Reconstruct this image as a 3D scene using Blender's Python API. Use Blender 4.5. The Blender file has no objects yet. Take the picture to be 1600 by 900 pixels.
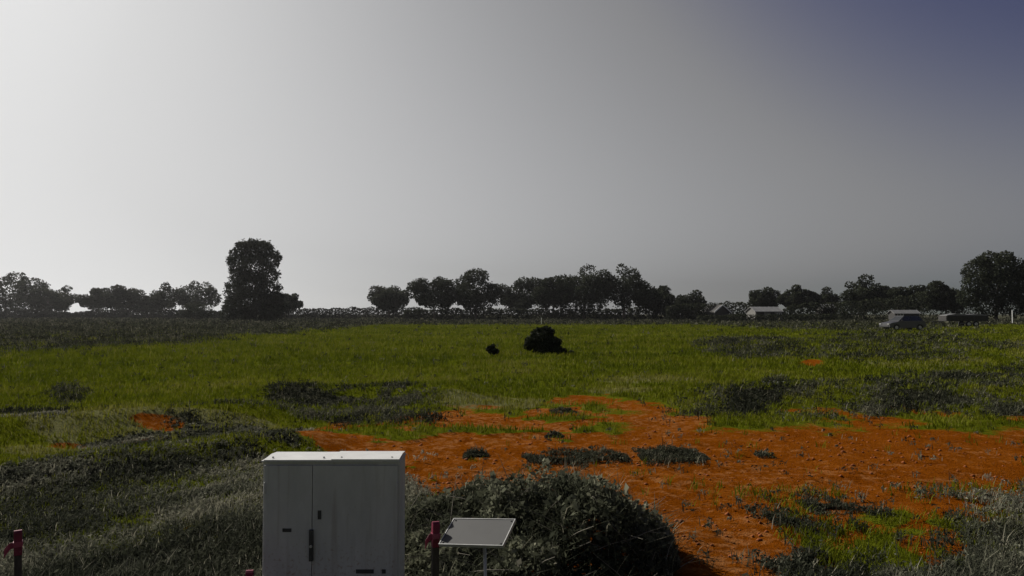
import bpy, bmesh, math
import numpy as np
from mathutils import Vector, Matrix

# ------------------------------------------------------------------ camera, sky, sun, exposure
sc = bpy.context.scene
COL = sc.collection
CAM_H = 1.7
PITCH = math.radians(1.98)
LENS = 26.0
F = 1600 * LENS / 36.0
cam = bpy.data.cameras.new('camera')
cam_o = bpy.data.objects.new('camera', cam)
COL.objects.link(cam_o)
cam.sensor_width = 36.0
cam.lens = LENS
cam.clip_start = 0.05
cam.clip_end = 8000
cam_o.location = (0, 0, CAM_H)
cam_o.rotation_euler = (math.radians(90) + PITCH, 0, 0)
sc.camera = cam_o

SUN_EL, SUN_ROT = math.radians(36), math.radians(-52)
SKY_GAMMA, SKY_GAIN, SKY_SHOULDER = 2.75, 3.4, 1.22
world = bpy.data.worlds.new('World')
sc.world = world
world.use_nodes = True
wn, wl = world.node_tree.nodes, world.node_tree.links
bg = wn['Background']
sky = wn.new('ShaderNodeTexSky')
sky.sky_type = 'NISHITA'
sky.sun_disc = False
sky.sun_elevation = SUN_EL
sky.sun_rotation = SUN_ROT
sky.dust_density = 2.7
sky.air_density = 1.0
tc = wn.new('ShaderNodeTexCoord')
va = wn.new('ShaderNodeVectorMath'); va.operation = 'ADD'
va.inputs[1].default_value = (0, 0, 0.06)
wl.new(tc.outputs['Generated'], va.inputs[0])
wl.new(va.outputs[0], sky.inputs[0])
hs = wn.new('ShaderNodeHueSaturation'); hs.inputs['Saturation'].default_value = 0.30
gm = wn.new('ShaderNodeGamma'); gm.inputs[1].default_value = SKY_GAMMA
wl.new(sky.outputs[0], hs.inputs['Color'])
wl.new(hs.outputs[0], gm.inputs[0])


def wvec(op, a, b):
    m = wn.new('ShaderNodeVectorMath'); m.operation = op
    for i, v in enumerate((a, b)):
        if isinstance(v, (int, float)): m.inputs[i].default_value = (v, v, v)
        else: wl.new(v, m.inputs[i])
    return m.outputs[0]


# hazy-sky response: steeper than the clear model, with a soft shoulder round the sun
v1 = wvec('MULTIPLY', gm.outputs[0], SKY_GAIN * 0.1 ** SKY_GAMMA)
v2 = wvec('DIVIDE', v1, wvec('ADD', wvec('MULTIPLY', v1, SKY_SHOULDER), 1.0))
# haze takes the colour out of the bright part of the sky; the deep part far from the sun stays blue
bw = wn.new('ShaderNodeRGBToBW'); wl.new(v2, bw.inputs[0])
mr = wn.new('ShaderNodeMapRange'); mr.interpolation_type = 'SMOOTHSTEP'
mr.inputs[1].default_value = 0.09; mr.inputs[2].default_value = 0.21; mr.inputs[3].default_value = 1.7; mr.inputs[4].default_value = 0.18
wl.new(bw.outputs[0], mr.inputs[0])
hs2 = wn.new('ShaderNodeHueSaturation'); hs2.inputs['Hue'].default_value = 0.535
wl.new(mr.outputs[0], hs2.inputs['Saturation']); wl.new(v2, hs2.inputs['Color'])
wl.new(wvec('MULTIPLY', hs2.outputs[0], 10.0), bg.inputs[0])
bg.inputs[1].default_value = 0.1

sun = bpy.data.lights.new('sun', 'SUN')
sun_o = bpy.data.objects.new('sun', sun)
COL.objects.link(sun_o)
sun.energy = 5.0
sun.angle = math.radians(0.6)
sun.color = (1.0, 0.95, 0.86)
to_sun = Vector((math.sin(SUN_ROT) * math.cos(SUN_EL), math.cos(SUN_ROT) * math.cos(SUN_EL), math.sin(SUN_EL)))
sun_o.rotation_euler = to_sun.to_track_quat('Z', 'Y').to_euler()

vs = sc.view_settings
vs.view_transform = 'Standard'
vs.look = 'None'
vs.gamma = 1
vs.use_curve_mapping = False
vs.exposure = 0.0
sc.cycles.max_bounces = 4
sc.cycles.diffuse_bounces = 3
sc.cycles.volume_bounces = 0
sc.cycles.transparent_max_bounces = 4

# ------------------------------------------------------------------ helpers
RNG = np.random.default_rng(7)


def project(x, y, z):
    f = y * math.cos(PITCH) + (z - CAM_H) * math.sin(PITCH)
    u = -y * math.sin(PITCH) + (z - CAM_H) * math.cos(PITCH)
    f = np.where(np.abs(f) < 1e-3, 1e-3, f)
    return 800 + F * x / f, 450 - F * u / f


def at(px, py, d):
    """world point seen at pixel (px, py) of the photograph, d metres ahead"""
    u = (450 - py) / F
    # f = forward distance along the axis such that y == d
    f = d / (math.cos(PITCH) - u * math.sin(PITCH))
    return Vector(((px - 800) / F * f, d, CAM_H + f * (math.sin(PITCH) + u * math.cos(PITCH))))


def dist(py):
    """ground distance of pixel row py on the level plain"""
    t = (450 - py) / F
    a = math.atan(t) + PITCH
    return CAM_H / math.tan(-a)


def hash2(ix, iy, seed):
    h = (ix.astype(np.int64) * 374761393 + iy.astype(np.int64) * 668265263 + seed * 974711) & 0x7fffffff
    h = ((h ^ (h >> 13)) * 1274126177) & 0x7fffffff
    h = h ^ (h >> 16)
    return (h & 0xffff) / 65535.0


def vnoise(x, y, seed=0):
    x = np.asarray(x, float); y = np.asarray(y, float)
    ix, iy = np.floor(x), np.floor(y)
    fx, fy = x - ix, y - iy
    fx = fx * fx * (3 - 2 * fx); fy = fy * fy * (3 - 2 * fy)
    a, b = hash2(ix, iy, seed), hash2(ix + 1, iy, seed)
    c, d = hash2(ix, iy + 1, seed), hash2(ix + 1, iy + 1, seed)
    return (a * (1 - fx) + b * fx) * (1 - fy) + (c * (1 - fx) + d * fx) * fy


def fbm(x, y, seed=0, oct=4):
    s, a, n = 0, 0.5, 0
    for i in range(oct):
        s = s + a * vnoise(np.asarray(x) * 2 ** i, np.asarray(y) * 2 ** i, seed + i * 17)
        n += a; a *= 0.5
    return s / n


def sstep(a, b, x):
    t = np.clip((x - a) / (b - a), 0, 1)
    return t * t * (3 - 2 * t)


def tag(o, label=None, cat=None, group=None, kind=None):
    if label: o['label'] = label
    if cat: o['category'] = cat
    if group: o['group'] = group
    if kind: o['kind'] = kind
    return o


def empty(name, loc, label, cat, group=None, rz=0.0):
    o = bpy.data.objects.new(name, None)
    COL.objects.link(o)
    o.location = loc
    o.rotation_euler = (0, 0, rz)
    o.empty_display_size = 0.2
    return tag(o, label, cat, group)


def link(name, me, mat, parent=None):
    o = bpy.data.objects.new(name, me)
    COL.objects.link(o)
    if mat is not None:
        me.materials.append(mat)
    if parent is not None:
        o.parent = parent
    return o


def np_mesh(name, V, faces, tint=None, smooth=False):
    """V (n,3); faces list of int arrays (m,k); tint per vertex"""
    me = bpy.data.meshes.new(name)
    V = np.ascontiguousarray(V, np.float32)
    me.vertices.add(len(V))
    me.vertices.foreach_set('co', V.ravel())
    tot = [f.shape[1] for f in faces for _ in range(1)]
    loops = np.concatenate([f.ravel() for f in faces]).astype(np.int32)
    sizes = np.concatenate([np.full(len(f), f.shape[1], np.int32) for f in faces])
    starts = np.concatenate([[0], np.cumsum(sizes)[:-1]]).astype(np.int32)
    me.loops.add(len(loops))
    me.loops.foreach_set('vertex_index', loops)
    me.polygons.add(len(sizes))
    me.polygons.foreach_set('loop_start', starts)
    me.polygons.foreach_set('loop_total', sizes)
    if smooth:
        me.polygons.foreach_set('use_smooth', np.ones(len(sizes), bool))
    if tint is not None:
        tints = tint if isinstance(tint, dict) else {'tint': tint}
        for k, t in tints.items():
            a = me.attributes.new(k, 'FLOAT', 'POINT')
            a.data.foreach_set('value', np.ascontiguousarray(t, np.float32))
    me.update(calc_edges=True)
    return me


class MB:
    """collects simple solids into one mesh"""
    def __init__(self):
        self.bm = bmesh.new()

    def box(self, x0, x1, y0, y1, z0, z1, bevel=0.0, mat4=None):
        r = bmesh.ops.create_cube(self.bm, size=1)
        M = Matrix.Translation(((x0 + x1) / 2, (y0 + y1) / 2, (z0 + z1) / 2)) @ Matrix.Diagonal((x1 - x0, y1 - y0, z1 - z0, 1))
        if mat4 is not None: M = mat4 @ M
        bmesh.ops.transform(self.bm, matrix=M, verts=r['verts'])
        if bevel > 0:
            es = list({e for v in r['verts'] for e in v.link_edges})
            bmesh.ops.bevel(self.bm, geom=es, offset=bevel, segments=2, affect='EDGES', profile=0.6)
        return self

    def cyl(self, p0, p1, r0, r1=None, seg=10):
        p0, p1 = Vector(p0), Vector(p1)
        r1 = r0 if r1 is None else r1
        d = p1 - p0
        r = bmesh.ops.create_cone(self.bm, cap_ends=True, segments=seg, radius1=r0, radius2=max(r1, 1e-4), depth=d.length)
        M = Matrix.Translation((p0 + p1) / 2) @ d.to_track_quat('Z', 'Y').to_matrix().to_4x4()
        bmesh.ops.transform(self.bm, matrix=M, verts=r['verts'])
        return self

    def tube(self, pts, rad, seg=7):
        pts = [Vector(p) for p in pts]
        rings = []
        for i, p in enumerate(pts):
            t = (pts[min(i + 1, len(pts) - 1)] - pts[max(i - 1, 0)]).normalized()
            q = t.to_track_quat('Z', 'Y')
            r = rad[i]
            rings.append([self.bm.verts.new(p + q @ Vector((r * math.cos(2 * math.pi * k / seg), r * math.sin(2 * math.pi * k / seg), 0))) for k in range(seg)])
        for a, b in zip(rings[:-1], rings[1:]):
            for k in range(seg):
                self.bm.faces.new((a[k], a[(k + 1) % seg], b[(k + 1) % seg], b[k]))
        self.bm.faces.new(rings[0][::-1]); self.bm.faces.new(rings[-1])
        return self

    def prism(self, poly, x0, x1, axis='x', bevel=0.0):
        """extrude polygon [(a,b)] along axis: x -> poly in (y,z); y -> poly in (x,z)"""
        def P(a, b, t): return (t, a, b) if axis == 'x' else (a, t, b)
        A = [self.bm.verts.new(P(a, b, x0)) for a, b in poly]
        B = [self.bm.verts.new(P(a, b, x1)) for a, b in poly]
        n = len(poly)
        fs = [self.bm.faces.new(A), self.bm.faces.new(B[::-1])]
        for k in range(n):
            fs.append(self.bm.faces.new((A[k], B[k], B[(k + 1) % n], A[(k + 1) % n])))
        bmesh.ops.recalc_face_normals(self.bm, faces=fs)
        if bevel > 0:
            es = list({e for v in A + B for e in v.link_edges})
            bmesh.ops.bevel(self.bm, geom=es, offset=bevel, segments=2, affect='EDGES', profile=0.6)
        return self

    def build(self, name, mat, parent=None, smooth=False):
        me = bpy.data.meshes.new(name)
        if smooth:
            for f in self.bm.faces: f.smooth = True
        self.bm.to_mesh(me)
        self.bm.free()
        return link(name, me, mat, parent)


# ------------------------------------------------------------------ materials
def new_mat(name):
    m = bpy.data.materials.new(name)
    m.use_nodes = True
    nt = m.node_tree
    return m, nt, nt.nodes, nt.links, nt.nodes['Principled BSDF']


def ramp(N, cols, interp='LINEAR'):
    r = N.new('ShaderNodeValToRGB')
    r.color_ramp.interpolation = interp
    e = r.color_ramp.elements
    e[0].position, e[0].color = cols[0][0], (*cols[0][1], 1)
    e[1].position, e[1].color = cols[-1][0], (*cols[-1][1], 1)
    for p, c in cols[1:-1]:
        q = e.new(p); q.color = (*c, 1)
    return r


def leaf_mat(name, cols, transl=0.25, rough=0.8, spec=0.02):
    m, nt, N, L, b = new_mat(name)
    at_ = N.new('ShaderNodeAttribute'); at_.attribute_name = 'tint'
    r = ramp(N, cols)
    L.new(at_.outputs['Fac'], r.inputs[0])
    L.new(r.outputs[0], b.inputs['Base Color'])
    b.inputs['Roughness'].default_value = rough
    b.inputs['Specular IOR Level'].default_value = spec
    t = N.new('ShaderNodeBsdfTranslucent')
    L.new(r.outputs[0], t.inputs[0])
    mx = N.new('ShaderNodeMixShader'); mx.inputs[0].default_value = transl
    L.new(b.outputs[0], mx.inputs[1]); L.new(t.outputs[0], mx.inputs[2])
    L.new(mx.outputs[0], N['Material Output'].inputs[0])
    return m


def plain_mat(name, col, rough=0.6, metal=0.0, var=0.25, scale=6.0, bump=0.0, spec=0.4, bscale=60.0, stretch=(1, 1, 1)):
    m, nt, N, L, b = new_mat(name)
    t = N.new('ShaderNodeTexCoord')
    mp = N.new('ShaderNodeMapping'); mp.inputs['Scale'].default_value = stretch
    L.new(t.outputs['Object'], mp.inputs[0])
    n = N.new('ShaderNodeTexNoise'); n.inputs['Scale'].default_value = scale; n.inputs['Detail'].default_value = 8; n.inputs['Roughness'].default_value = 0.65
    L.new(mp.outputs[0], n.inputs['Vector'])
    lo = tuple(c * (1 - var) for c in col); hi = tuple(min(1, c * (1 + var)) for c in col)
    r = ramp(N, [(0.3, lo), (0.7, hi)])
    L.new(n.outputs[0], r.inputs[0]); L.new(r.outputs[0], b.inputs['Base Color'])
    b.inputs['Roughness'].default_value = rough
    b.inputs['Metallic'].default_value = metal
    b.inputs['Specular IOR Level'].default_value = spec
    if bump > 0:
        n2 = N.new('ShaderNodeTexNoise'); n2.inputs['Scale'].default_value = bscale; n2.inputs['Detail'].default_value = 5
        L.new(mp.outputs[0], n2.inputs['Vector'])
        bp = N.new('ShaderNodeBump'); bp.inputs['Strength'].default_value = bump; bp.inputs['Distance'].default_value = 0.01
        L.new(n2.outputs[0], bp.inputs['Height']); L.new(bp.outputs[0], b.inputs['Normal'])
    return m


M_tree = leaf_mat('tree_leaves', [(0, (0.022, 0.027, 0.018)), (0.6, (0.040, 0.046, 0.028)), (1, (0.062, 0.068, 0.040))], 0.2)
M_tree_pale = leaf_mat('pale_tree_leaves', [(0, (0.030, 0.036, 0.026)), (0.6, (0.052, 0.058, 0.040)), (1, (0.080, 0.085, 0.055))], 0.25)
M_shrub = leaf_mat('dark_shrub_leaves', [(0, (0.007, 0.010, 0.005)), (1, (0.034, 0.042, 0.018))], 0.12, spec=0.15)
M_hedge = leaf_mat('hedge_leaves', [(0, (0.020, 0.023, 0.018)), (1, (0.050, 0.053, 0.038))], 0.1)
M_weed = leaf_mat('weed_leaves', [(0, (0.022, 0.025, 0.016)), (0.5, (0.052, 0.055, 0.036)), (0.85, (0.095, 0.098, 0.062)), (1, (0.22, 0.205, 0.15))], 0.2)
M_near = leaf_mat('dry_weed_leaves', [(0, (0.032, 0.036, 0.024)), (0.4, (0.090, 0.095, 0.066)), (0.8, (0.185, 0.185, 0.135)), (1, (0.34, 0.32, 0.24))], 0.3)
M_grass = leaf_mat('field_grass', [(0, (0.066, 0.086, 0.005)), (0.5, (0.116, 0.136, 0.006)), (0.9, (0.185, 0.186, 0.022)), (1, (0.20, 0.19, 0.05))], 0.3)
M_mound = leaf_mat('mound_leaves', [(0, (0.030, 0.034, 0.022)), (0.5, (0.098, 0.104, 0.068)), (0.93, (0.185, 0.190, 0.130)), (1, (0.33, 0.31, 0.23))], 0.3)
M_bark = plain_mat('bark', (0.07, 0.058, 0.045), 0.9, var=0.4, scale=3, bump=0.6, bscale=14)
M_twig = plain_mat('dry_twig', (0.15, 0.135, 0.105), 0.85, var=0.5, scale=30)
M_cab = plain_mat('cabinet_paint', (0.45, 0.45, 0.44), 0.6, var=0.14, scale=6, bump=0.12, bscale=120, stretch=(1, 1, 0.35))
M_lid = plain_mat('lid_metal', (0.62, 0.62, 0.60), 0.28, metal=0.0, var=0.12, scale=7, spec=0.7)
M_dark_metal = plain_mat('dark_metal', (0.04, 0.04, 0.042), 0.5, var=0.3, scale=12)
M_board = plain_mat('board_sheet', (0.055, 0.055, 0.054), 0.7, var=0.10, scale=9)
M_galv = plain_mat('galvanised_steel', (0.42, 0.42, 0.41), 0.4, var=0.2, scale=20, metal=0.3)
M_red = plain_mat('red_paint', (0.15, 0.006, 0.030), 0.6, var=0.3, scale=25)
M_tape = plain_mat('red_tape', (0.26, 0.035, 0.075), 0.45, var=0.2, scale=25)
M_stake = plain_mat('stake_timber', (0.05, 0.042, 0.034), 0.9, var=0.4, scale=9, stretch=(6, 6, 1), bump=0.4, bscale=40)
M_concrete = plain_mat('concrete', (0.28, 0.275, 0.26), 0.9, var=0.25, scale=9, bump=0.4, bscale=80)
M_wall = plain_mat('render_wall', (0.16, 0.155, 0.145), 0.85, var=0.2, scale=1.2)
M_darkwall = plain_mat('dark_board_wall', (0.045, 0.042, 0.038), 0.85, var=0.35, scale=2.0)
M_roofpale = plain_mat('pale_sheet_roof', (0.19, 0.19, 0.187), 0.55, var=0.15, scale=1.0, spec=0.6)
M_roofdark = plain_mat('dark_roof', (0.05, 0.047, 0.045), 0.7, var=0.3, scale=1.5)
M_white = plain_mat('white_paint', (0.72, 0.72, 0.70), 0.5, var=0.08, scale=3)
M_glass = plain_mat('dark_glass', (0.02, 0.022, 0.024), 0.06, var=0.1, scale=1, spec=0.8)
M_carpaint = plain_mat('grey_car_paint', (0.05, 0.05, 0.052), 0.35, var=0.05, scale=1, spec=0.5, metal=0.0)
M_tyre = plain_mat('tyre_rubber', (0.015, 0.015, 0.015), 0.85, var=0.2, scale=20)
M_rim = plain_mat('rim_metal', (0.32, 0.32, 0.32), 0.35, metal=0.8, var=0.1, scale=10)
M_lamp = plain_mat('lamp_lens', (0.3, 0.3, 0.3), 0.15, var=0.05, scale=10)
M_taill = plain_mat('tail_lens', (0.25, 0.02, 0.02), 0.2, var=0.05, scale=10)
M_trailer = plain_mat('trailer_boards', (0.035, 0.033, 0.032), 0.8, var=0.35, scale=4)
M_tarp = plain_mat('grey_tarpaulin', (0.13, 0.13, 0.13), 0.6, var=0.25, scale=3)
M_litter = plain_mat('pale_litter', (0.55, 0.55, 0.53), 0.5, var=0.1, scale=8)

nt_ = M_cab.node_tree; n_, l_ = nt_.nodes, nt_.links
b_ = n_['Principled BSDF']; old = b_.inputs['Base Color'].links[0].from_socket
tc_ = n_.new('ShaderNodeTexCoord'); mp_ = n_.new('ShaderNodeMapping'); mp_.inputs['Scale'].default_value = (26, 26, 1.6)
l_.new(tc_.outputs['Object'], mp_.inputs[0])
sn_ = n_.new('ShaderNodeTexNoise'); sn_.inputs['Scale'].default_value = 1.0; sn_.inputs['Detail'].default_value = 6
l_.new(mp_.outputs[0], sn_.inputs['Vector'])
fn_ = n_.new('ShaderNodeTexNoise'); fn_.inputs['Scale'].default_value = 55; fn_.inputs['Detail'].default_value = 4
l_.new(tc_.outputs['Object'], fn_.inputs['Vector'])
sp_ = n_.new('ShaderNodeSeparateXYZ'); l_.new(tc_.outputs['Object'], sp_.inputs[0])
zr_ = n_.new('ShaderNodeMapRange'); zr_.inputs[1].default_value = 0.05; zr_.inputs[2].default_value = 0.55; zr_.inputs[3].default_value = 0.22; zr_.inputs[4].default_value = 0.0
l_.new(sp_.outputs[2], zr_.inputs[0])
ad_ = n_.new('ShaderNodeMath'); ad_.operation = 'ADD'; l_.new(fn_.outputs[0], ad_.inputs[0]); l_.new(zr_.outputs[0], ad_.inputs[1])
r1_ = n_.new('ShaderNodeMapRange'); r1_.inputs[1].default_value = 0.66; r1_.inputs[2].default_value = 0.90; l_.new(ad_.outputs[0], r1_.inputs[0])
r2_ = n_.new('ShaderNodeMapRange'); r2_.inputs[1].default_value = 0.55; r2_.inputs[2].default_value = 0.72; r2_.inputs[4].default_value = 0.35; l_.new(sn_.outputs[0], r2_.inputs[0])
m1_ = n_.new('ShaderNodeMix'); m1_.data_type = 'RGBA'; m1_.inputs[7].default_value = (0.22, 0.17, 0.13, 1)
l_.new(r2_.outputs[0], m1_.inputs[0]); l_.new(old, m1_.inputs[6])
m2_ = n_.new('ShaderNodeMix'); m2_.data_type = 'RGBA'; m2_.inputs[7].default_value = (0.26, 0.17, 0.11, 1)
l_.new(r1_.outputs[0], m2_.inputs[0]); l_.new(m1_.outputs[2], m2_.inputs[6])
l_.new(m2_.outputs[2], b_.inputs['Base Color'])

# ground: colour follows what grows or lies there (vertex weights), grain from noise
M_ground, _nt, N, L, B = new_mat('ground_surface')
t_ = N.new('ShaderNodeTexCoord')


def gnoise(scale, detail=6, rough=0.6):
    n = N.new('ShaderNodeTexNoise'); n.inputs['Scale'].default_value = scale
    n.inputs['Detail'].default_value = detail; n.inputs['Roughness'].default_value = rough
    L.new(t_.outputs['Object'], n.inputs['Vector'])
    return n


def gattr(nm):
    a = N.new('ShaderNodeAttribute'); a.attribute_name = nm
    return a


def gmix(fac, a, b):
    m = N.new('ShaderNodeMix'); m.data_type = 'RGBA'
    L.new(fac, m.inputs[0]); L.new(a, m.inputs[6]); L.new(b, m.inputs[7])
    return m.outputs[2]


def gmath(op, a, b=None, clamp=False):
    m = N.new('ShaderNodeMath'); m.operation = op; m.use_clamp = clamp
    for i, v in enumerate((a, b)):
        if v is None: continue
        if isinstance(v, (int, float)): m.inputs[i].default_value = v
        else: L.new(v, m.inputs[i])
    return m.outputs[0]


g1 = gnoise(0.35, 8); g2 = gnoise(3.0, 8, 0.7); g3 = gnoise(22.0, 6, 0.7); g4 = gnoise(90.0, 4, 0.6)
rg = ramp(N, [(0.30, (0.062, 0.078, 0.005)), (0.5, (0.088, 0.102, 0.006)), (0.72, (0.125, 0.132, 0.014))])
mixg = gmath('ADD', gmath('MULTIPLY', g1.outputs[0], 0.5), gmath('MULTIPLY', g2.outputs[0], 0.5))
L.new(mixg, rg.inputs[0])
rs = ramp(N, [(0.34, (0.075, 0.016, 0.0015)), (0.46, (0.150, 0.038, 0.002)), (0.56, (0.195, 0.054, 0.004)), (0.64, (0.25, 0.085, 0.014)), (0.74, (0.36, 0.17, 0.06))])
L.new(gmath('ADD', gmath('ADD', gmath('MULTIPLY', g2.outputs[0], 0.40), gmath('MULTIPLY', g3.outputs[0], 0.42)), gmath('MULTIPLY', gnoise(1.1, 4).outputs[0], 0.22)), rs.inputs[0])
rd = ramp(N, [(0.3, (0.030, 0.032, 0.020)), (0.7, (0.080, 0.078, 0.055))])
L.new(g3.outputs[0], rd.inputs[0])
rp = ramp(N, [(0.3, (0.085, 0.095, 0.030)), (0.7, (0.19, 0.18, 0.085))])
L.new(g3.outputs[0], rp.inputs[0])


def edge(attr, w=0.5, n=None):
    a = gattr(attr).outputs['Fac']
    v = gmath('ADD', a, gmath('MULTIPLY', gmath('SUBTRACT', (n or g3).outputs[0], 0.5), w))
    r = N.new('ShaderNodeMapRange'); r.interpolation_type = 'SMOOTHSTEP'
    r.inputs[1].default_value = 0.35; r.inputs[2].default_value = 0.65
    L.new(v, r.inputs[0])
    return r.outputs[0]


c = gmix(edge('pale', 0.7), rg.outputs[0], rp.outputs[0])
c = gmix(edge('dark', 0.7), c, rd.outputs[0])
gm2 = N.new('ShaderNodeMix'); gm2.inputs[0].default_value = 0.5
L.new(g2.outputs[0], gm2.inputs[2]); L.new(g3.outputs[0], gm2.inputs[3])


class _O: outputs = [gm2.outputs[0]]


nc = gnoise(7.0, 9, 0.72)
mc = N.new('ShaderNodeMapRange'); mc.inputs[1].default_value = 0.54; mc.inputs[2].default_value = 0.66; mc.inputs[4].default_value = 0.8
L.new(gmath('ADD', nc.outputs[0], gmath('MULTIPLY', gmath('SUBTRACT', gattr('crust').outputs['Fac'], 0.5), 0.16)), mc.inputs[0])
crust_col = ramp(N, [(0.35, (0.24, 0.085, 0.020)), (0.65, (0.36, 0.17, 0.065))]); L.new(g4.outputs[0], crust_col.inputs[0])
soil_c = gmix(mc.outputs[0], rs.outputs[0], crust_col.outputs[0])
c = gmix(edge('soil', 1.5, _O), c, soil_c)
L.new(c, B.inputs['Base Color'])
B.inputs['Roughness'].default_value = 0.95
B.inputs['Specular IOR Level'].default_value = 0.0
bp = N.new('ShaderNodeBump'); bp.inputs['Strength'].default_value = 0.9; bp.inputs['Distance'].default_value = 0.05
L.new(gmath('ADD', gmath('MULTIPLY', g3.outputs[0], 1.0), gmath('MULTIPLY', g4.outputs[0], 0.35)), bp.inputs['Height'])
L.new(bp.outputs[0], B.inputs['Normal'])

# ------------------------------------------------------------------ the lie of the land
def seg_dist(x, y, a, b):
    ax, ay = a; bx, by = b
    dx, dy = bx - ax, by - ay
    t = np.clip(((x - ax) * dx + (y - ay) * dy) / (dx * dx + dy * dy), 0, 1)
    return np.hypot(x - ax - t * dx, y - ay - t * dy)


def gz(x, y):
    x = np.asarray(x, float); y = np.asarray(y, float)
    near = 1 - sstep(60, 140, np.hypot(x, y))
    z = (fbm(x * 0.09, y * 0.09, 3) - 0.5) * 0.30 * near
    z = z + (fbm(x * 0.7, y * 0.7, 5) - 0.5) * 0.10 * near
    # low earth banks left of the cabinet, and the little step in the field behind it
    z = z + 0.26 * np.exp(-(seg_dist(x, y, (-8.5, 9.0), (-4.2, 11.4)) / 0.75) ** 2)
    z = z + 0.20 * np.exp(-(seg_dist(x, y, (-6.0, 6.4), (-2.6, 9.4)) / 0.55) ** 2)
    z = z + 0.22 * np.exp(-(seg_dist(x, y, (-4.6, 15.2), (-1.2, 14.8)) / 0.7) ** 2)
    z = z + 0.25 * np.exp(-(seg_dist(x, y, (4.2, 14.5), (11.5, 15.5)) / 1.2) ** 2)
    # quiet under the camera and the things placed close by
    z = z * sstep(2.5, 6.0, np.hypot(x, y))
    return z


def soil_w(x, y):
    px, py = project(x, y, 0.0)
    n = fbm(x * 0.55, y * 0.55, 11) - 0.5
    n2 = fbm(x * 2.3, y * 2.3, 12) - 0.5
    xs = [380, 480, 560, 640, 690, 760, 950, 1050, 1110, 1300, 1560, 1700]
    ys = [704, 690, 676, 664, 646, 636, 640, 656, 668, 676, 668, 655]
    top = np.interp(px, xs, ys)
    bx = [400, 480, 560, 640, 700, 1000, 1150, 1215, 1260, 1400, 1480, 1600, 1700]
    by = [690, 700, 720, 762, 830, 960, 960, 930, 830, 796, 796, 804, 800]
    bot = np.interp(px, bx, by)
    s = np.minimum(py - top, bot - py)
    w = sstep(-26, 20, s + n * 66 + n2 * 44)
    w = w * (1 - 0.75 * sstep(0.56, 0.66, fbm(x * 1.4, y * 2.2, 14)) * sstep(1120, 900, px) * (s < 60))
    # mixed ground, lower right: soil showing between weeds
    mix = sstep(0.46, 0.58, 0.5 * fbm(x * 2.0, y * 1.6, 21) + 0.5 * fbm(x * 5.5, y * 4.5, 22) + 0.05 * sstep(1500, 1250, px))
    w = np.maximum(w, mix * (px > 1150) * (py > 770) * (y < 8))
    # bare scrapes on the left bank and next to the cabinet
    for cx, cy, rx, ry in ((243, 681, 42, 4.5), (108, 706, 36, 4), (162, 733, 14, 4), (283, 833, 10, 7), (655, 870, 40, 30), (1268, 567, 20, 5), (520, 693, 60, 9)):
        w = np.maximum(w, sstep(1.25, 0.75, np.hypot((px - cx) / rx, (py - cy) / ry) + n2 * 0.8))
    return np.where((y > 3.0) & (y < 60), w, 0.0)


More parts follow.
